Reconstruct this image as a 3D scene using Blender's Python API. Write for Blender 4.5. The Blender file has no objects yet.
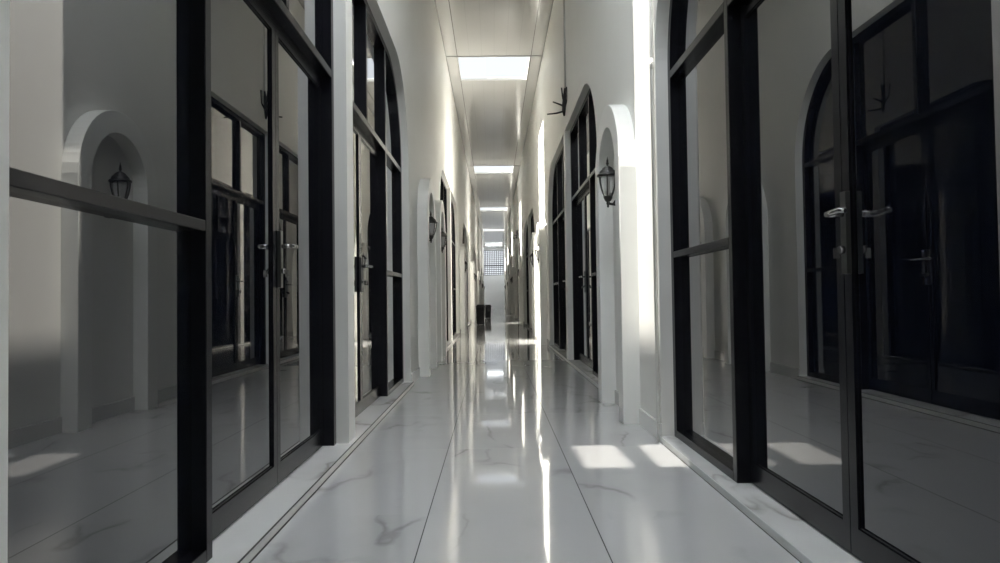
import bpy, bmesh, math, random
from mathutils import Vector, Matrix
random.seed(7)
sc = bpy.context.scene
COL = sc.collection

# ------------------------------------------------------------------ dimensions (metres)
XW = 0.852          # wall face, half width of the corridor
XC = 0.741          # front of the niche surrounds
H = 5.077           # ceiling height
T = 0.033           # height of the marble step under the glazing
HP = 0.085          # half thickness of the pier between two doors
L = 2.65            # length of one glazed opening
APEX, SPRING, RAD = 2.89, 2.05, 0.84
Y0, Y1 = -5.0, 58.0
S_MEET, S_POST = 0.85, 1.68
R_PIERS = [1.13, 8.80, 18.10, 25.75, 35.05, 42.7, 52.0]
L_PIERS = [-5.5, 3.88, 13.22, 20.85, 30.15, 37.8, 47.1, 54.7]
R_NICHES = [4.94, 12.56, 14.34, 21.92, 29.55, 31.25, 38.87, 46.5, 48.2]
L_NICHES = [0.05, 7.82, 9.53, 17.03, 24.65, 26.35, 33.97, 41.6, 43.3, 50.9]

# ------------------------------------------------------------------ materials
def new_mat(name):
    m = bpy.data.materials.new(name); m.use_nodes = True
    nt = m.node_tree
    return m, nt, nt.nodes['Principled BSDF']

def simple(name, col, rough=0.5, metal=0.0, ior=1.5, spec=0.5):
    m, nt, b = new_mat(name)
    b.inputs['Base Color'].default_value = (*col, 1)
    b.inputs['Roughness'].default_value = rough
    b.inputs['Metallic'].default_value = metal
    b.inputs['IOR'].default_value = ior
    b.inputs['Specular IOR Level'].default_value = spec
    return m

def noisy(name, c1, c2, scale, rough, bump=0.0, spec=0.5, ior=1.5, detail=6):
    m, nt, b = new_mat(name); N = nt.nodes; K = nt.links
    tc = N.new('ShaderNodeTexCoord'); nz = N.new('ShaderNodeTexNoise')
    nz.inputs['Scale'].default_value = scale; nz.inputs['Detail'].default_value = detail
    K.new(tc.outputs['Object'], nz.inputs['Vector'])
    mx = N.new('ShaderNodeMix'); mx.data_type = 'RGBA'
    mx.inputs['A'].default_value = (*c1, 1); mx.inputs['B'].default_value = (*c2, 1)
    K.new(nz.outputs['Fac'], mx.inputs['Factor']); K.new(mx.outputs['Result'], b.inputs['Base Color'])
    b.inputs['Roughness'].default_value = rough
    b.inputs['Specular IOR Level'].default_value = spec; b.inputs['IOR'].default_value = ior
    if bump:
        bp = N.new('ShaderNodeBump'); bp.inputs['Strength'].default_value = bump; bp.inputs['Distance'].default_value = 0.004
        K.new(nz.outputs['Fac'], bp.inputs['Height']); K.new(bp.outputs['Normal'], b.inputs['Normal'])
    return m

def marble(name, base, vein, grout=False, rough=0.1, ior=1.5, thr=0.49):
    m, nt, b = new_mat(name); N = nt.nodes; K = nt.links
    tc = N.new('ShaderNodeTexCoord'); sep = N.new('ShaderNodeSeparateXYZ')
    K.new(tc.outputs['Object'], sep.inputs[0])
    def math_(op, a, bb=None, c=None):
        n = N.new('ShaderNodeMath'); n.operation = op
        for i, v in enumerate((a, bb, c)):
            if v is None: continue
            if isinstance(v, (int, float)): n.inputs[i].default_value = v
            else: K.new(v, n.inputs[i])
        return n.outputs[0]
    vec = tc.outputs['Object']
    if grout:      # every tile gets its own piece of marble
        u = math_('DIVIDE', math_('ADD', sep.outputs['X'], 0.3185), 0.602)
        v = math_('DIVIDE', math_('SUBTRACT', sep.outputs['Y'], 2.64), 1.125)
        fu, fv = math_('FLOOR', u), math_('FLOOR', v)
        cb = N.new('ShaderNodeCombineXYZ')
        K.new(math_('MULTIPLY', fu, 7.31), cb.inputs[0]); K.new(math_('MULTIPLY', fv, 3.77), cb.inputs[1])
        K.new(math_('MULTIPLY', math_('ADD', fu, fv), 1.7), cb.inputs[2])
        va = N.new('ShaderNodeVectorMath'); va.operation = 'ADD'
        K.new(vec, va.inputs[0]); K.new(cb.outputs[0], va.inputs[1]); vec = va.outputs[0]
    warp = N.new('ShaderNodeTexNoise'); warp.inputs['Scale'].default_value = 2.0; warp.inputs['Detail'].default_value = 5
    K.new(vec, warp.inputs['Vector'])
    wm = N.new('ShaderNodeVectorMath'); wm.operation = 'MULTIPLY_ADD'
    wm.inputs[1].default_value = (0.3, 0.3, 0.3)
    mp = N.new('ShaderNodeMapping'); mp.inputs['Rotation'].default_value = (0, 0, 0.75); mp.inputs['Scale'].default_value = (1.25, 0.5, 1.0)
    K.new(vec, mp.inputs['Vector'])
    K.new(warp.outputs['Color'], wm.inputs[0]); K.new(mp.outputs['Vector'], wm.inputs[2])
    nz = N.new('ShaderNodeTexNoise'); nz.inputs['Scale'].default_value = 1.3; nz.inputs['Detail'].default_value = 3
    K.new(wm.outputs[0], nz.inputs['Vector'])
    d = math_('ABSOLUTE', math_('SUBTRACT', nz.outputs['Fac'], 0.5))
    line = math_('SUBTRACT', 1.0, math_('MINIMUM', math_('MULTIPLY', d, 55.0), 1.0))
    msk = N.new('ShaderNodeTexNoise'); msk.inputs['Scale'].default_value = 1.8
    K.new(vec, msk.inputs['Vector'])
    mk = math_('MINIMUM', math_('MAXIMUM', math_('MULTIPLY', math_('SUBTRACT', msk.outputs['Fac'], thr), 6.0), 0.0), 1.0)
    soft = math_('MULTIPLY', math_('SUBTRACT', 1.0, math_('MINIMUM', math_('MULTIPLY', d, 9.0), 1.0)), 0.22)
    f = math_('MINIMUM', math_('ADD', math_('MULTIPLY', math_('MULTIPLY', line, mk), 0.55), math_('MULTIPLY', soft, mk)), 1.0)
    mx = N.new('ShaderNodeMix'); mx.data_type = 'RGBA'
    mx.inputs['A'].default_value = (*base, 1); mx.inputs['B'].default_value = (*vein, 1)
    K.new(f, mx.inputs['Factor']); out = mx.outputs['Result']
    b.inputs['Roughness'].default_value = rough
    b.inputs['IOR'].default_value = ior
    if grout:
        du = math_('ABSOLUTE', math_('SUBTRACT', math_('FRACT', math_('ADD', u, 0.5)), 0.5))
        dv = math_('ABSOLUTE', math_('SUBTRACT', math_('FRACT', math_('ADD', v, 0.5)), 0.5))
        gu = math_('LESS_THAN', du, 0.0034); gv = math_('LESS_THAN', dv, 0.0014)
        m1 = N.new('ShaderNodeMix'); m1.data_type = 'RGBA'; m1.inputs['B'].default_value = (0.36, 0.36, 0.34, 1)
        K.new(gv, m1.inputs['Factor']); K.new(out, m1.inputs['A'])
        m2 = N.new('ShaderNodeMix'); m2.data_type = 'RGBA'; m2.inputs['B'].default_value = (0.03, 0.028, 0.028, 1)
        K.new(gu, m2.inputs['Factor']); K.new(m1.outputs['Result'], m2.inputs['A']); out = m2.outputs['Result']
        wob = N.new('ShaderNodeTexNoise'); wob.inputs['Scale'].default_value = 3.0; wob.inputs['Detail'].default_value = 1
        K.new(tc.outputs['Object'], wob.inputs['Vector'])
        bp = N.new('ShaderNodeBump'); bp.inputs['Strength'].default_value = 0.025; bp.inputs['Distance'].default_value = 0.01
        K.new(wob.outputs['Fac'], bp.inputs['Height']); K.new(bp.outputs['Normal'], b.inputs['Normal'])
        rg = math_('ADD', math_('MULTIPLY', math_('MAXIMUM', gu, gv), 0.6), rough)
        K.new(rg, b.inputs['Roughness'])
    K.new(out, b.inputs['Base Color'])
    return m

def ceiling_mat():
    m, nt, b = new_mat('ceiling_sheet'); N = nt.nodes; K = nt.links
    tc = N.new('ShaderNodeTexCoord'); sep = N.new('ShaderNodeSeparateXYZ'); K.new(tc.outputs['Object'], sep.inputs[0])
    def math_(op, a, bb=None):
        n = N.new('ShaderNodeMath'); n.operation = op
        for i, v in enumerate((a, bb)):
            if v is None: continue
            if isinstance(v, (int, float)): n.inputs[i].default_value = v
            else: K.new(v, n.inputs[i])
        return n.outputs[0]
    u = math_('DIVIDE', sep.outputs['X'], 0.2167)
    d = math_('ABSOLUTE', math_('SUBTRACT', math_('FRACT', math_('ADD', u, 0.5)), 0.5))
    g = math_('LESS_THAN', d, 0.018)
    edge = math_('LESS_THAN', math_('ABSOLUTE', math_('SUBTRACT', math_('ABSOLUTE', sep.outputs['X']), 0.65)), 0.007)
    mx = N.new('ShaderNodeMix'); mx.data_type = 'RGBA'
    mx.inputs['A'].default_value = CEIL_A; mx.inputs['B'].default_value = (0.22, 0.22, 0.21, 1)
    K.new(math_('MAXIMUM', math_('MULTIPLY', g, 0.18), edge), mx.inputs['Factor'])
    K.new(mx.outputs['Result'], b.inputs['Base Color'])
    wob = N.new('ShaderNodeTexNoise'); wob.inputs['Scale'].default_value = 1.2; wob.inputs['Detail'].default_value = 2
    K.new(tc.outputs['Object'], wob.inputs['Vector'])
    bp = N.new('ShaderNodeBump'); bp.inputs['Strength'].default_value = 0.12; bp.inputs['Distance'].default_value = 0.02
    K.new(wob.outputs['Fac'], bp.inputs['Height']); K.new(bp.outputs['Normal'], b.inputs['Normal'])
    b.inputs['Roughness'].default_value = 0.14; b.inputs['IOR'].default_value = 1.55
    return m

CEIL_A = (0.60, 0.60, 0.59, 1)
M = {}
M['wall'] = noisy('painted_plaster', (0.80, 0.795, 0.76), (0.85, 0.845, 0.815), 3.0, 0.5, bump=0.05, spec=0.3)
M['niche'] = noisy('painted_surround', (0.82, 0.82, 0.79), (0.87, 0.87, 0.845), 4.0, 0.4, bump=0.04, spec=0.4)
M['end'] = noisy('white_end_paint', (0.80, 0.82, 0.83), (0.86, 0.87, 0.88), 1.5, 0.5)
M['floor'] = marble('floor_marble', (0.56, 0.56, 0.56), (0.30, 0.295, 0.29), grout=True, rough=0.045, ior=1.62)
M['step'] = marble('step_marble', (0.74, 0.74, 0.73), (0.33, 0.31, 0.29), rough=0.16, thr=0.38)
M['base'] = simple('baseboard_tile', (0.74, 0.74, 0.72), 0.2)
M['riser_grey'] = simple('grey_riser_tile', (0.60, 0.61, 0.60), 0.4)
M['joint'] = simple('dark_joint', (0.05, 0.048, 0.045), 0.7)
M['ceil'] = ceiling_mat()
M['frame'] = simple('dark_aluminium', (0.008, 0.008, 0.011), 0.26, ior=1.42, spec=0.4)
M['handle_dark'] = simple('dark_bronze', (0.03, 0.03, 0.03), 0.3, ior=1.8)
M['steel'] = simple('brushed_steel', (0.38, 0.38, 0.38), 0.25, metal=1.0)
M['glass'] = simple('tinted_mirror_glass', (0.004, 0.005, 0.009), 0.0, ior=1.68)
_b = M['glass'].node_tree.nodes['Principled BSDF']
_b.inputs['Coat Weight'].default_value = 1.0; _b.inputs['Coat Roughness'].default_value = 0.0; _b.inputs['Coat IOR'].default_value = 1.68
M['lantern'] = noisy('aged_black_iron', (0.018, 0.017, 0.016), (0.05, 0.048, 0.045), 60.0, 0.4)
M['bulb'] = simple('frosted_tube', (0.75, 0.75, 0.72), 0.4)
M['conduit'] = simple('grey_conduit', (0.55, 0.55, 0.54), 0.4)
M['pipe'] = simple('white_pvc_pipe', (0.72, 0.72, 0.70), 0.35)
M['cable'] = simple('black_cable', (0.012, 0.012, 0.013), 0.5)
M['bin'] = noisy('black_bin_plastic', (0.008, 0.009, 0.011), (0.016, 0.016, 0.018), 8.0, 0.35)
M['seam'] = simple('batten_and_shadow_gap', (0.30, 0.30, 0.29), 0.4)
M['sky_frame'] = simple('skylight_frame', (0.70, 0.70, 0.68), 0.4)
M['grille'] = simple('grey_grille', (0.05, 0.05, 0.052), 0.5)

m, nt, b = new_mat('lantern_glass')
b.inputs['Base Color'].default_value = (0.95, 0.95, 0.95, 1); b.inputs['Roughness'].default_value = 0.05
b.inputs['Transmission Weight'].default_value = 0.0; b.inputs['Alpha'].default_value = 0.28
M['lantern_glass'] = m

def pane_mat(name, clear, glow, col=(0.89, 0.945, 1.0), dimmed=None):
    """translucent roof sheet: lets part of the sun through and glows for the sky behind it or as added fill"""
    m = bpy.data.materials.new(name); m.use_nodes = True; nt = m.node_tree; N = nt.nodes; N.clear()
    out = N.new('ShaderNodeOutputMaterial'); tr = N.new('ShaderNodeBsdfTransparent'); em = N.new('ShaderNodeEmission'); ad = N.new('ShaderNodeAddShader')
    tr.inputs[0].default_value = (clear, clear, clear, 1)
    em.inputs[0].default_value = (*col, 1); em.inputs[1].default_value = glow
    if dimmed is not None:      # left part passes less sun, made up to hold down the floor patch
        tc = N.new('ShaderNodeTexCoord'); sp = N.new('ShaderNodeSeparateXYZ'); lt = N.new('ShaderNodeMath'); lt.operation = 'GREATER_THAN'; lt.inputs[1].default_value = -0.14
        mr = N.new('ShaderNodeMapRange'); mr.inputs['To Min'].default_value = dimmed; mr.inputs['To Max'].default_value = clear
        nt.links.new(tc.outputs['Object'], sp.inputs[0]); nt.links.new(sp.outputs[0], lt.inputs[0]); nt.links.new(lt.outputs[0], mr.inputs['Value']); nt.links.new(mr.outputs[0], tr.inputs[0])
        gw = N.new('ShaderNodeMath'); gw.operation = 'MULTIPLY_ADD'; gw.inputs[1].default_value = -SKY_L; gw.inputs[2].default_value = glow   # what the sheet scatters is what it does not let through
        nt.links.new(mr.outputs[0], gw.inputs[0]); nt.links.new(gw.outputs[0], em.inputs[1])
    nt.links.new(tr.outputs[0], ad.inputs[0]); nt.links.new(em.outputs[0], ad.inputs[1]); nt.links.new(ad.outputs[0], out.inputs[0])
    return m
SKY_L, NEAR_GLOW, SUN = 0.55, 2.0, 85.0
M['pane'] = pane_mat('roof_sheet', 0.9, SKY_L, dimmed=0.06)
M['pane_near'] = pane_mat('roof_sheet_sun_strip', 0.11, NEAR_GLOW)  # unseen pane, dimmed to temper the sun strip on the near wall
M['pane_sun_patch'] = pane_mat('roof_sheet_sun_patch', 0.028, NEAR_GLOW)  # unseen panes, dimmed to set the brightness of the floor sun patches
M['pane_fill'] = pane_mat('roof_sheet_fill', 0.0, 10.5)  # added fill light above the camera, out of view
M['pane_end_fill'] = pane_mat('roof_sheet_end_fill', 0.01, 4.5)  # added glow that brightens the end wall

# ------------------------------------------------------------------ mesh helpers
class MB:
    def __init__(s): s.bm = bmesh.new(); s.mi = 0
    def face(s, pts):
        f = s.bm.faces.new([s.bm.verts.new(p) for p in pts]); f.material_index = s.mi; return f
    def box(s, x0, x1, y0, y1, z0, z1):
        v = [s.bm.verts.new((x, y, z)) for x in (x0, x1) for y in (y0, y1) for z in (z0, z1)]
        for q in ((0, 1, 3, 2), (4, 6, 7, 5), (0, 4, 5, 1), (2, 3, 7, 6), (0, 2, 6, 4), (1, 5, 7, 3)):
            s.bm.faces.new([v[i] for i in q]).material_index = s.mi
    def prism(s, poly, fn, d0, d1):
        """poly: list of (a,b); fn(a,b,d)->point; extruded from d0 to d1"""
        A = [s.bm.verts.new(fn(a, b, d0)) for a, b in poly]; B = [s.bm.verts.new(fn(a, b, d1)) for a, b in poly]
        n = len(poly)
        s.bm.faces.new(A).material_index = s.mi; s.bm.faces.new(B[::-1]).material_index = s.mi
        for i in range(n):
            s.bm.faces.new((A[i], B[i], B[(i + 1) % n], A[(i + 1) % n])).material_index = s.mi
    def strip(s, P, Q, fn, d0, d1, closed=False):
        """solid between two polylines P and Q"""
        n = len(P)
        V = [[s.bm.verts.new(fn(a, b, d)) for a, b in X] for X in (P, Q) for d in (d0, d1)]
        Pa, Pb, Qa, Qb = V
        rng = range(n if closed else n - 1)
        for i in rng:
            j = (i + 1) % n
            for f in ((Pa[i], Pa[j], Qa[j], Qa[i]), (Pb[i], Qb[i], Qb[j], Pb[j]), (Pa[i], Pb[i], Pb[j], Pa[j]), (Qa[i], Qa[j], Qb[j], Qb[i])):
                s.bm.faces.new(f).material_index = s.mi
        if not closed:
            for i in (0, n - 1):
                s.bm.faces.new((Pa[i], Qa[i], Qb[i], Pb[i])).material_index = s.mi
    def lathe(s, prof, c=(0, 0, 0), n=16):
        cx, cy, cz = c; rings = []
        for r, z in prof:
            rings.append([s.bm.verts.new((cx + r * math.cos(2 * math.pi * k / n), cy + r * math.sin(2 * math.pi * k / n), cz + z)) for k in range(n)])
        for a, b in zip(rings, rings[1:]):
            for k in range(n):
                f = s.bm.faces.new((a[k], a[(k + 1) % n], b[(k + 1) % n], b[k])); f.material_index = s.mi; f.smooth = True
        for r in (rings[0][::-1], rings[-1]):
            s.bm.faces.new(r).material_index = s.mi
    def tube(s, pts, r, n=8):
        pts = [Vector(p) for p in pts]; rings = []
        for i, p in enumerate(pts):
            t = (pts[min(i + 1, len(pts) - 1)] - pts[max(i - 1, 0)]).normalized()
            up = Vector((0, 0, 1)) if abs(t.z) < 0.9 else Vector((1, 0, 0))
            a = t.cross(up).normalized(); b = t.cross(a)
            rr = r[i] if isinstance(r, (list, tuple)) else r
            rings.append([s.bm.verts.new(p + rr * (math.cos(2 * math.pi * k / n) * a + math.sin(2 * math.pi * k / n) * b)) for k in range(n)])
        for a, b in zip(rings, rings[1:]):
            for k in range(n):
                f = s.bm.faces.new((a[k], a[(k + 1) % n], b[(k + 1) % n], b[k])); f.material_index = s.mi; f.smooth = True
        for rg in (rings[0][::-1], rings[-1]):
            s.bm.faces.new(rg).material_index = s.mi
    def build(s, name, mats, parent=None, bevel=0.0, recalc=True, loc=None):
        if recalc: bmesh.ops.recalc_face_normals(s.bm, faces=s.bm.faces)
        me = bpy.data.meshes.new(name); s.bm.to_mesh(me); s.bm.free()
        for mm in (mats if isinstance(mats, (list, tuple)) else [mats]): me.materials.append(mm)
        o = bpy.data.objects.new(name, me); COL.objects.link(o)
        if parent: o.parent = parent
        if loc: o.location = loc
        if bevel:
            bv = o.modifiers.new('edge', 'BEVEL'); bv.width = bevel; bv.segments = 2; bv.limit_method = 'ANGLE'
        return o

def tag(o, label=None, cat=None, group=None, kind=None):
    if label: o['label'] = label
    if cat: o['category'] = cat
    if group: o['group'] = group
    if kind: o['kind'] = kind
    return o
def empty(name, loc, rz=0.0):
    o = bpy.data.objects.new(name, None); COL.objects.link(o); o.location = loc; o.rotation_euler = (0, 0, rz); o.empty_display_size = 0.1
    return o
def copy_tree(o, parent=None):
    c = o.copy(); COL.objects.link(c)
    if parent: c.parent = parent
    for ch in [k for k in bpy.data.objects if k.parent == o]: copy_tree(ch, c)
    return c
ORD = ['first', 'second', 'third', 'fourth', 'fifth', 'sixth', 'seventh', 'eighth', 'ninth', 'tenth', 'eleventh', 'twelfth', 'thirteenth', 'fourteenth', 'fifteenth', 'sixteenth']

# ------------------------------------------------------------------ room shell
def arch_h(s):
    """clear height of the opening at distance s from the pier"""
    c = L - RAD
    return APEX if s <= c else SPRING + math.sqrt(max(RAD * RAD - (s - c) ** 2, 0.0))
NARC = 20
def s_samples():
    c = L - RAD
    return [0.0, c] + [c + RAD * math.sin(math.pi / 2 * k / NARC) for k in range(1, NARC + 1)]

def build_wall(name, sg, piers):
    mb = MB(); xf, xb = sg * XW, sg * 1.16
    spans = []
    for p in piers:
        for d in (-1, 1):
            ys = [p + d * (HP + s) for s in s_samples()]; hs = [arch_h(s) for s in s_samples()]
            if d < 0: ys, hs = ys[::-1], hs[::-1]
            spans.append((ys, hs))
    spans.sort(key=lambda t: t[0][0])
    y = Y0
    for ys, hs in spans:
        ys2 = [max(v, Y0) for v in ys]
        if ys2[-1] <= Y0: continue
        if ys2[0] > y: mb.face([(xf, y, 0), (xf, ys2[0], 0), (xf, ys2[0], H), (xf, y, H)])
        for i in range(len(ys) - 1):
            a, b, ha, hb = ys2[i], ys2[i + 1], hs[i], hs[i + 1]
            if b - a < 1e-6 and abs(ha - hb) < 1e-6: continue
            mb.face([(xf, a, ha), (xf, b, hb), (xf, b, H), (xf, a, H)])
            mb.face([(xf, a, ha), (xb, a, ha), (xb, b, hb), (xf, b, hb)])
        for e in (0, -1):
            if ys[e] > Y0: mb.face([(xf, ys2[e], 0), (xb, ys2[e], 0), (xb, ys2[e], hs[e]), (xf, ys2[e], hs[e])])
        y = ys2[-1]
    mb.face([(xf, y, 0), (xf, Y1, 0), (xf, Y1, H), (xf, y, H)])
    mb.face([(xb, Y0, 0), (xb, Y1, 0), (xb, Y1, H), (xb, Y0, H)])
    mb.face([(xf, Y0, H), (xf, Y1, H), (xb, Y1, H), (xb, Y0, H)])
    bmesh.ops.remove_doubles(mb.bm, verts=mb.bm.verts, dist=1e-5)
    o = mb.build(name, M['wall'], recalc=True)
    return tag(o, 'white plastered %s wall pierced by dark glazed arches' % ('right' if sg > 0 else 'left'), 'wall', kind='structure')
wall_r = build_wall('wall_right', 1, R_PIERS)
wall_l = build_wall('wall_left', -1, L_PIERS)

mb = MB(); mb.box(-1.16, 1.16, Y0, Y1, -0.12, 0.0)
tag(mb.build('floor', M['floor']), 'glossy grey white marble tile floor of the corridor', 'floor', kind='structure')

# skylights: (y0, y1, x0, x1, material)
SKY = [(12.29 + 10.165 * k, 13.62 + 10.165 * k, -0.652, 0.640, 'pane') for k in range(5)]
SKY += [(3.87, 4.45, -0.06, 0.640, 'pane_near'), (3.30, 3.82, -0.665, -0.405, 'pane_sun_patch'), (3.30, 3.82, -0.315, -0.145, 'pane_sun_patch'), (1.9, 3.2, -0.64, 0.64, 'pane_fill'), (55.2, 56.5, -0.64, 0.64, 'pane_end_fill')]  # unseen near panes shape the sun patches; the last panes are added fill
xs = sorted({-1.16, 1.16} | {v for q in SKY for v in q[2:4]}); ys = sorted({Y0, Y1} | {v for q in SKY for v in q[:2]})
mb = MB()
for i in range(len(xs) - 1):
    for j in range(len(ys) - 1):
        cx, cy = (xs[i] + xs[i + 1]) / 2, (ys[j] + ys[j + 1]) / 2
        if any(q[0] < cy < q[1] and q[2] < cx < q[3] for q in SKY): continue
        for z in (H, H + 0.06): mb.face([(xs[i], ys[j], z), (xs[i + 1], ys[j], z), (xs[i + 1], ys[j + 1], z), (xs[i], ys[j + 1], z)])
for y0, y1, x0, x1, _ in SKY:
    c = [(x0, y0), (x1, y0), (x1, y1), (x0, y1)]
    for k in range(4):
        (ax, ay), (bx, by) = c[k], c[(k + 1) % 4]
        mb.face([(ax, ay, H), (bx, by, H), (bx, by, H + 0.06), (ax, ay, H + 0.06)])
bmesh.ops.remove_doubles(mb.bm, verts=mb.bm.verts, dist=1e-5)
tag(mb.build('ceiling', M['ceil'], recalc=False), 'glossy pale grey panelled ceiling between skylights', 'ceiling', kind='structure')

sky_lab = ['large bright skylight panel nearest the camera', 'second bright skylight panel along the ceiling', 'third bright skylight strip along the ceiling',
           'fourth thin skylight strip along the ceiling', 'fifth thin skylight strip, closest to the end grille',
           'unseen skylight panel above the camera, sized to throw sun on the right wall', 'narrow unseen skylight pane above the camera, cut for the left floor sun patch', 'narrow unseen skylight pane above the camera, cut for the right floor sun patch', 'wide glowing fill panel added above the camera', 'last thin glowing strip added to brighten the end wall']
for k, (y0, y1, x0, x1, mt) in enumerate(SKY):
    e = tag(empty('skylight', ((x0 + x1) / 2, (y0 + y1) / 2, H)), sky_lab[k], 'skylight', 'skylights in the corridor ceiling')
    w, l = (x1 - x0) / 2, (y1 - y0) / 2
    mb = MB(); P = [(-w, -l), (w, -l), (w, l), (-w, l)]; q = 0.012
    Q = [(-w + q, -l + q), (w - q, -l + q), (w - q, l - q), (-w + q, l - q)]
    mb.strip(P, Q, lambda a, b, d: (a, b, d), 0.002, 0.05, closed=True); mb.build('skylight_frame', M['sky_frame'], e)
    mb = MB(); mb.face([(-w + q, -l + q, 0.04), (w - q, -l + q, 0.04), (w - q, l - q, 0.04), (-w + q, l - q, 0.04)])
    mb.build('skylight_pane', M[mt], e, recalc=False)
n = 0
for k in range(5):
    y0 = SKY[k][0]
    n += 1
    mb = MB(); mb.box(-XW, XW, y0 - 0.07, y0 - 0.035, H - 0.008, H)
    tag(mb.build('trim_%d' % n, M['seam']), 'thin grey ceiling batten beside the %s skylight' % ORD[k], 'ceiling trim', kind='structure')
for sg, nm in ((-1, 'left'), (1, 'right')):
    n += 1
    mb = MB(); a, b_ = sorted((sg * XW, sg * (XW - 0.016))); mb.box(a, b_, Y0, Y1, H - 0.012, H)  # grey strip drawn in place of the shaded gap at the ceiling edge
    tag(mb.build('trim_%d' % n, M['seam']), 'thin grey strip drawn for the shadow gap along the %s ceiling edge' % nm, 'shadow_gap', kind='structure')

# end wall with the ventilation grille
mb = MB(); g0, g1, gz0, gz1 = -0.835, 0.835, 2.75, 4.85
for (x0, x1, z0, z1) in ((-1.16, g0, 0, H), (g1, 1.16, 0, H), (g0, g1, 0, gz0), (g0, g1, gz1, H)):
    mb.box(x0, x1, Y1, Y1 + 0.15, z0, z1)
tag(mb.build('wall_end', M['end']), 'white end wall below the ventilation grille', 'wall', kind='structure')
e = tag(empty('ventilation_grille', (0, Y1 + 0.06, gz0)), 'grey square lattice grille high in the end wall', 'grille')
mb = MB(); gh = gz1 - gz0
P = [(g0, 0), (g1, 0), (g1, gh), (g0, gh)]; Q = [(g0 + .05, .05), (g1 - .05, .05), (g1 - .05, gh - .05), (g0 + .05, gh - .05)]
mb.strip(P, Q, lambda a, b, d: (a, d, b), -0.03, 0.03, closed=True); mb.build('grille_frame', M['grille'], e)
mb = MB()
for k in range(1, 11):
    x = g0 + (g1 - g0) * k / 11; mb.box(x - .022, x + .022, -0.02, 0.02, 0.04, gh - 0.04)
for k in range(1, 13):
    z = gh * k / 13; w = 0.05 if k == 5 else 0.022; mb.box(g0 + .04, g1 - .04, -0.021, 0.021, z - w, z + w)
mb.build('lattice', M['grille'], e)

mb = MB(); mb.box(-1.16, 1.16, Y0 - .15, Y0, 0, H)  # unseen wall added to keep light from entering behind the camera
tag(mb.build('wall_back', M['end']), 'white unseen wall added behind the camera to cut light from there', 'wall', kind='structure')

# baseboards and marble steps
def gaps(piers):
    out = []; y = Y0
    for p in piers:
        a, b_ = p - HP - L, p + HP + L
        if a > y: out.append((y, a))
        y = max(y, b_)
    out.append((y, Y1)); return out
for sg, nm, piers, nich in ((1, 'right', R_PIERS, R_NICHES), (-1, 'left', L_PIERS, L_NICHES)):
    mb = MB()
    for a, b_ in gaps(piers):
        cuts = sorted([g for g in nich if a < g < b_]); y = a
        segs = []
        for g in cuts:
            segs.append((y, g - 0.52)); segs.append((g - 0.365, g + 0.365)); y = g + 0.52
        segs.append((y, b_))
        for q0, q1 in segs:
            if q1 - q0 < 0.02: continue
            x0, x1 = sorted((sg * XW, sg * (XW - 0.012))); mb.box(x0, x1, q0, q1, 0, 0.1)
    tag(mb.build('baseboard_%s' % nm, M['base']), 'low white tile baseboard along the %s wall' % nm, 'baseboard', kind='structure')
    for i, p in enumerate(piers):
        n += 1
        mb = MB(); xi = 0.846 if sg > 0 else 0.828
        x0, x1 = sorted((sg * xi, sg * 1.155)); a, b_ = max(p - HP - L, Y0), p + HP + L
        mb.box(x0, x1, a, b_, 0, T)
        # edging along the riser: grey band on the right, pale band between two dark joints on the left
        mb.mi = 1; e0, e1 = sorted((sg * (xi - .004), sg * xi)); mb.box(e0, e1, a, b_, 0.004, T - 0.001)
        mb.mi = 2; e0, e1 = sorted((sg * (xi - (.007 if sg < 0 else .0045)), sg * xi)); mb.box(e0, e1, a, b_, 0, 0.004 if sg < 0 else 0.002)
        if sg < 0: e0, e1 = sorted((sg * (xi - .0045), sg * (xi + .0015))); mb.box(e0, e1, a, b_, T - .001, T + .0012)
        tag(mb.build('trim_%d' % n, [M['step'], M['riser_grey'] if sg > 0 else M['base'], M['joint']]), 'veined white marble step under the %s pair of glass doors on the %s' % (ORD[i], nm), 'step', kind='structure')

# ------------------------------------------------------------------ glazed door units
DF0, DF1 = 0.068, 0.165       # depth range of the frame, from the wall face
def outline(ins, bottom):
    c = L - RAD; r = RAD - ins
    pts = [(ins, bottom), (ins, APEX - ins), (c, APEX - ins)]
    pts += [(c + r * math.sin(math.pi / 2 * k / NARC), SPRING + r * math.cos(math.pi / 2 * k / NARC)) for k in range(1, NARC + 1)]
    pts += [(L - ins, bottom)]
    return pts

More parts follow.
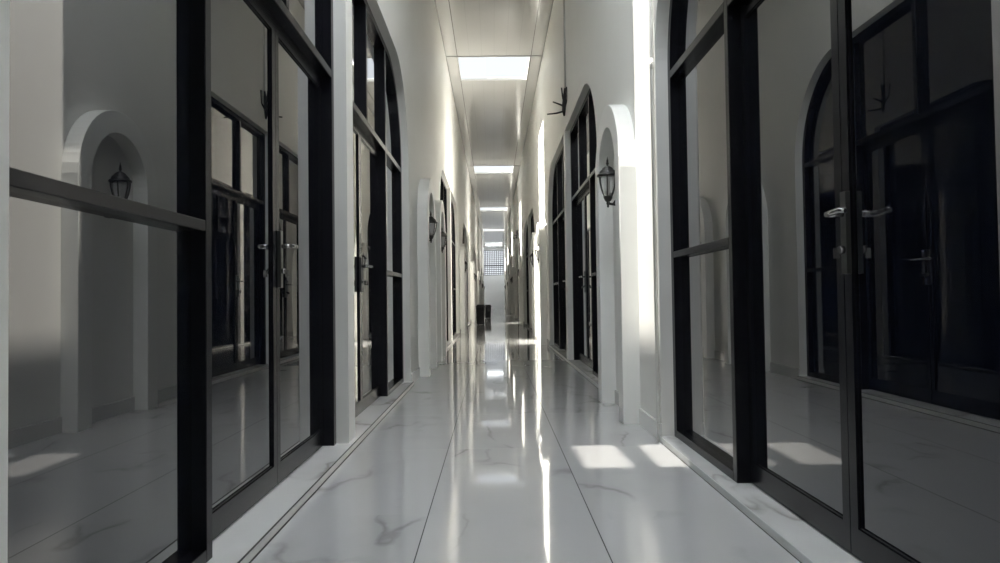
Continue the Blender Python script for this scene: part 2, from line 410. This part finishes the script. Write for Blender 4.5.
def build_unit(sg, dr, handles):
    """one glazed opening: two hinged leaves next to the pier, a fixed side light and arched lights above.
       built around its own base point; s runs away from the pier, d goes into the wall"""
    root = empty('door_0', (0, 0, 0))
    cs, cd = 1.4, 0.11
    def P(s, h, d): return (sg * (d - cd), dr * (s - cs), h)
    def bx(mb, s0, s1, h0, h1, d0, d1):
        x0, x1 = sorted((sg * (d0 - cd), sg * (d1 - cd))); y0, y1 = sorted((dr * (s0 - cs), dr * (s1 - cs)))
        mb.box(x0, x1, y0, y1, h0, h1)
    fr = M['frame']
    mb = MB(); mb.strip(outline(0.002, T), outline(0.05, T), lambda a, b, d: P(a, b, d), DF0, DF1); mb.build('door_frame', fr, root)
    mb = MB(); bx(mb, S_POST - .022, S_POST + .022, T, APEX - .05, DF0, DF1); mb.build('post', fr, root, 0.003)
    mb = MB(); bx(mb, .05, S_POST - .022, 2.0, 2.042, DF0, DF1); bx(mb, S_POST + .022, L - .05, 2.0, 2.042, DF0, DF1); mb.build('transom_bar', fr, root, 0.003)
    mb = MB(); bx(mb, S_MEET - .022, S_MEET + .022, 2.042, APEX - .05, DF0, DF1); mb.build('mullion', fr, root, 0.003)
    mb = MB(); bx(mb, S_POST + .022, L - .05, 1.012, 1.046, DF0, DF1); mb.build('mid_rail', fr, root, 0.003)
    mb = MB(); bx(mb, S_POST + .022, L - .05, T, T + .04, DF0, DF1); mb.build('sill_rail', fr, root, 0.003)
    gl = M['glass']
    for s0, s1 in ((.05, S_MEET - .022), (S_MEET + .022, S_POST - .022)):
        mb = MB(); bx(mb, s0, s1, 2.042, APEX - .05, .112, .118); mb.build('transom_pane', gl, root)
    c = L - RAD; r = RAD - .05
    poly = [(S_POST + .022, 2.042), (S_POST + .022, APEX - .05), (c, APEX - .05)] + [(c + r * math.sin(math.pi / 2 * k / NARC), SPRING + r * math.cos(math.pi / 2 * k / NARC)) for k in range(1, NARC + 1)] + [(L - .05, 2.042)]
    mb = MB(); mb.prism(poly, lambda a, b, d: P(a, b, d), .112, .118); mb.build('arched_pane', gl, root)
    for h0, h1 in ((T + .04, 1.012), (1.046, 2.0)):
        mb = MB(); bx(mb, S_POST + .022, L - .05, h0, h1, .112, .118); mb.build('side_pane', gl, root)
    for k, (s0, s1) in enumerate(((.052, S_MEET - .002), (S_MEET + .002, S_POST - .024))):
        h0, h1 = T + .006, 1.997; w = .042
        mb = MB()
        P4 = [(s0, h0), (s1, h0), (s1, h1), (s0, h1)]; Q4 = [(s0 + w, h0 + .085), (s1 - w, h0 + .085), (s1 - w, h1 - .06), (s0 + w, h1 - .06)]
        mb.strip(P4, Q4, lambda a, b, d: P(a, b, d), .122, .162, closed=True)
        # glazing bead, one step back
        Q5 = [(s0 + w + .007, h0 + .092), (s1 - w - .007, h0 + .092), (s1 - w - .007, h1 - .067), (s0 + w + .007, h1 - .067)]
        mb.strip(Q4, Q5, lambda a, b, d: P(a, b, d), .127, .150, closed=True)
        leaf = mb.build('door_leaf', fr, root)
        mb = MB(); bx(mb, s0 + w + .002, s1 - w - .002, h0 + .087, h1 - .062, .132, .138); mb.build('glass_pane', gl, leaf)
        if k in handles:
            sm = (s1 - .028) if k == 0 else (s0 + .028); q = -1 if k == 0 else 1
            mb = MB(); bx(mb, sm - .016, sm + .016, .86, 1.10, .108, .122)          # long back plate
            mb.mi = 1
            mb.tube([P(sm, 1.035, .108), P(sm, 1.035, .066)], .009)
            mb.tube([P(sm - q * .01, 1.035, .066), P(sm + q * .03, 1.036, .062), P(sm + q * .07, 1.038, .064), P(sm + q * .09, 1.034, .07)], [.009, .009, .0085, .007])
            mb.tube([P(sm, .93, .108), P(sm, .93, .094)], .012)                      # lock cylinder
            bx(mb, sm - .003, sm + .003, .905, .935, .078, .094)                    # key
            mb.build('door_handle', [M['handle_dark'], M['steel']], leaf)
    root.location = (sg * (XW + cd), 0, 0)
    return root, cs
protos = {}
count = {1: 0, -1: 0}; dn = 0
for sg, piers, nm in ((1, R_PIERS, 'right'), (-1, L_PIERS, 'left')):
    for p in piers:
        for dr in (-1, 1):
            yc = p + dr * (HP + 1.4)
            if yc - 1.4 < Y0 + .1 or (p + dr * (HP + L)) < -1.2: continue
            near = (sg == 1 and abs(p - R_PIERS[0]) < .1 and dr == 1) or (sg == -1 and abs(p - L_PIERS[1]) < .1 and dr == -1)
            hd = (0,) if near else (0, 1)
            key = (sg, dr, hd)
            if key in protos:
                o = copy_tree(protos[key][0])
            else:
                protos[key] = build_unit(sg, dr, hd); o = protos[key][0]
            o.location = (sg * (XW + .11), p + dr * (HP + protos[key][1]), 0)
            dn += 1; o.name = 'door_%d' % dn
            k = count[sg]; count[sg] += 1
            if p + dr * (HP + L) < 1.2: lab = 'dark framed mirrored glass door set on the %s beside the camera' % nm
            else: lab = 'dark framed arched glass door set, %s along the %s wall from the camera' % (ORD[k], nm)
            tag(o, lab, 'door', 'dark glazed door sets along the corridor', 'structure')

# ------------------------------------------------------------------ niche surrounds
def build_niche(sg):
    mb = MB()
    def ring(r):
        return [(-r, 0.0)] + [(-r * math.cos(math.pi * k / 24), 1.63 + r * math.sin(math.pi * k / 24)) for k in range(25)] + [(r, 0.0)]
    mb.strip(ring(.52), ring(.365), lambda a, b, d: (sg * d, a, b), 0.0, XW - XC)
    return mb.build('trim_0', M['niche'], bevel=0.004)
for sg, lst, nm in ((1, R_NICHES, 'right'), (-1, L_NICHES, 'left')):
    o = build_niche(sg)
    for i, g in enumerate(lst):
        c = o if i == 0 else o.copy()
        if i: COL.objects.link(c)
        c.location = (sg * XC, g, 0)
        n += 1; c.name = 'trim_%d' % n
        tag(c, 'white arched niche surround framing the %s lantern on the %s wall' % (ORD[i], nm), 'niche', kind='structure')

# ------------------------------------------------------------------ wall lanterns
def build_lantern(sg):
    """origin on the wall at the arm; x points out of the wall by -sg"""
    root = empty('wall_lantern', (0, 0, 0)); ir = M['lantern']
    ox = -sg * 0.092
    c = (ox, 0, 0)
    mb = MB(); x0, x1 = sorted((0, -sg * .014)); mb.box(x0, x1, -.035, .035, -.075, .055); mb.build('back_plate', ir, root, 0.006)
    mb = MB(); mb.tube([(-sg * .012, 0, -.012), (-sg * .045, 0, -.026), (-sg * .08, 0, -.02), (ox, 0, -.005)], .0085); mb.tube([(-sg * .012, 0, .03), (-sg * .035, 0, .012), (-sg * .055, 0, -.018)], .006)
    mb.build('arm', ir, root)
    mb = MB(); mb.lathe([(.003, -.045), (.008, -.038), (.006, -.028), (.012, -.02), (.010, -.008), (.020, .0), (.026, .012), (.030, .022), (.030, .03), (.024, .033)], c, 12)
    mb.build('bottom_cup', ir, root)
    prof = [(.026, .032), (.036, .055), (.046, .085), (.053, .115), (.057, .145), (.058, .165)]
    mb = MB(); mb.lathe(prof, c, 18); mb.build('glass_shade', M['lantern_glass'], root)
    mb = MB()
    for k in range(6):
        a = math.pi / 3 * k + .3
        mb.tube([(ox + (r + .003) * math.cos(a), (r + .003) * math.sin(a), z) for r, z in prof], .0045, 6)
    mb.build('cage', ir, root)
    mb = MB(); mb.lathe([(.017, .034), (.017, .13), (.013, .14), (.004, .146)], c, 12); mb.build('bulb', M['bulb'], root)
    mb = MB(); mb.lathe([(.058, .160), (.070, .163), (.072, .170), (.066, .178), (.056, .182), (.056, .190), (.050, .200), (.036, .212), (.036, .217), (.022, .228), (.010, .234)], c, 18)
    cap = mb.build('roof_cap', ir, root)
    mb = MB(); mb.lathe([(.008, .232), (.005, .240), (.011, .250), (.006, .260), (.008, .266), (.004, .280), (.0012, .296)], c, 10); mb.build('finial', ir, cap)
    root.scale = (1.06, 1.06, 1.06)
    return root
LZ = 1.484
for sg, lst, nm in ((1, R_NICHES, 'right'), (-1, L_NICHES, 'left')):
    o = build_lantern(sg); k = 0
    for i, g in enumerate(lst):
        c = o if i == 0 else copy_tree(o)
        c.location = (sg * XW, g, LZ)
        k = i if (nm == 'right') else i - 1
        lab = 'black lantern in the niche beside the camera on the left wall' if k < 0 else 'black iron lantern with curved glass, %s along the %s wall from the camera' % (ORD[k], nm)
        tag(c, lab, 'wall lamp', 'black lanterns in the wall niches')

# ------------------------------------------------------------------ conduit, loose cables
e = tag(empty('conduit_pipe', (XW - .011, 3.905, 0)), 'thin white vertical conduit pipe beside the near right arch', 'pipe')
mb = MB(); mb.tube([(0, 0, 0.0), (0, 0, H - .013)], .010, 10); mb.build('pipe', M['pipe'], e)
for z in (2.08, 3.9):
    mb = MB(); mb.tube([(0, 0, z), (0, 0, z + .06)], .0108, 10); mb.build('coupler', M['pipe'], e)

def cable(y, top, bottom, label, scale=1.0):
    e = tag(empty('hanging_cable', (XW, y, bottom)), label, 'cable', 'loose cable ends above the arches')
    mb = MB(); mb.tube([(-.013, 0, .16), (-.013, 0, (top - bottom) * .5), (-.013, .01, top - bottom)], .011, 8); mb.build('conduit', M['conduit'], e)
    mb = MB(); mb.tube([(-.015, 0, .22), (-.022, 0, .12), (-.03, .0, .02), (-.035, -.005, -.06), (-.03, 0, -.12)], [.012, .02, .024, .022, .01], 8); mb.build('cable_bundle', M['cable'], e)
    for pts in ([(-.03, 0, 0), (-.10, -.03, .02), (-.17, -.05, .04)], [(-.03, 0, -.06), (-.12, -.02, -.09), (-.24, -.05, -.11)],
                [(-.03, 0, .04), (-.05, -.02, .12), (-.06, -.02, .22)], [(-.02, 0, .0), (.0, -.08, .06), (-.01, -.12, .20)]):
        mb = MB(); mb.tube(pts, [.012, .010, .008], 6); mb.build('wire_end', M['cable'], e)
    return e
cable(8.45, H - .02, 3.13, 'grey conduit ending in splayed black cables above the right arch')
cable(25.6, H - .02, 3.1, 'small far cable end jutting from the right wall')

# ------------------------------------------------------------------ waste bins
def waste_bin(x, y, w, h, label, rz=0.0):
    e = tag(empty('waste_bin', (x, y, 0), rz), label, 'bin', 'black waste bins by the left wall')
    mb = MB(); a, b_ = w / 2 * .84, w / 2
    V = []
    for z, r in ((0.01, a), (h * .86, b_)):
        V.append([mb.bm.verts.new((sx * r, sy * r, z)) for sx, sy in ((-1, -1), (1, -1), (1, 1), (-1, 1))])
    mb.bm.faces.new(V[0][::-1]); mb.bm.faces.new(V[1])
    for k in range(4): mb.bm.faces.new((V[0][k], V[0][(k + 1) % 4], V[1][(k + 1) % 4], V[1][k]))
    mb.build('bin_body', M['bin'], e, 0.02)
    mb = MB(); mb.box(-b_ - .012, b_ + .012, -b_ - .012, b_ + .012, h * .86, h * .91); mb.build('rim', M['bin'], e, 0.008)
    mb = MB(); mb.prism([(-b_, h * .91), (b_, h * .91), (b_ * .75, h), (-b_ * .75, h)], lambda s, z, d: (s, d, z), -b_, b_); mb.build('lid', M['bin'], e, 0.012)
    mb = MB(); mb.box(-.06, .06, -b_ - .03, -b_ - .012, h * .88, h * .905); mb.build('bin_handle', M['bin'], e)
    for sx in (-1, 1):
        for sy in (-1, 1):
            mb = MB(); mb.box(sx * a * .7 - .015, sx * a * .7 + .015, sy * a * .7 - .015, sy * a * .7 + .015, 0, .012); mb.build('foot', M['bin'], e)
waste_bin(-.475, 22.0, .28, .63, 'black waste bin on the marble floor, nearer of the two')
waste_bin(-.31, 29.5, .28, .56, 'black waste bin half hidden behind the nearer bin')

# ------------------------------------------------------------------ light
w = bpy.data.worlds.new('sky'); sc.world = w; w.use_nodes = True
bg = w.node_tree.nodes['Background']; bg.inputs[0].default_value = (0.88, 0.94, 1.0, 1); bg.inputs[1].default_value = SKY_L
sd = bpy.data.lights.new('sun', 'SUN'); sd.energy = SUN; sd.angle = math.radians(0.6); sd.color = (1.0, 0.955, 0.87)
so = bpy.data.objects.new('sun', sd); COL.objects.link(so)
so.rotation_euler = Vector((1.0, 0.0, -5.08)).to_track_quat('-Z', 'Y').to_euler()
so.location = (0, 0, 12)

# ------------------------------------------------------------------ camera
yaw, pit, rol, f = .0095, .0248, .0132, 700.7
cy, sy, cp, sp, cr, sr = math.cos(yaw), math.sin(yaw), math.cos(pit), math.sin(pit), math.cos(rol), math.sin(rol)
Ry = Matrix(((cy, 0, -sy), (0, 1, 0), (sy, 0, cy))); Rp = Matrix(((1, 0, 0), (0, cp, -sp), (0, sp, cp))); Rr = Matrix(((cr, -sr, 0), (sr, cr, 0), (0, 0, 1)))
R = Rr @ Rp @ Ry                       # rows: right, up, forward in (x, height, depth)
tob = lambda r: Vector((r[0], r[2], r[1]))
right, up, fwd = tob(R[0]), tob(R[1]), tob(R[2])
cam = bpy.data.cameras.new('camera'); co = bpy.data.objects.new('camera', cam); COL.objects.link(co)
cam.sensor_fit = 'HORIZONTAL'; cam.sensor_width = 36.0; cam.lens = 36.0 * f / 1000.0; cam.clip_start = 0.02; cam.clip_end = 300
mw = Matrix.Identity(4)
for i in range(3):
    mw[i][0], mw[i][1], mw[i][2] = right[i], up[i], -fwd[i]
mw[0][3], mw[1][3], mw[2][3] = -0.065, 0.0, 0.8
co.matrix_world = mw
sc.camera = co

# ------------------------------------------------------------------ colour management and bounces
vs = sc.view_settings
sc.display_settings.display_device = 'sRGB'
vs.view_transform = 'Standard'; vs.look = 'None'; vs.gamma = 1.0; vs.use_curve_mapping = False
vs.exposure = 1.0
cy_ = sc.cycles
cy_.use_denoising = True
cy_.max_bounces = 14; cy_.diffuse_bounces = 8; cy_.glossy_bounces = 8; cy_.transparent_max_bounces = 12
cy_.sample_clamp_indirect = 0.0
cy_.caustics_reflective = False; cy_.caustics_refractive = False
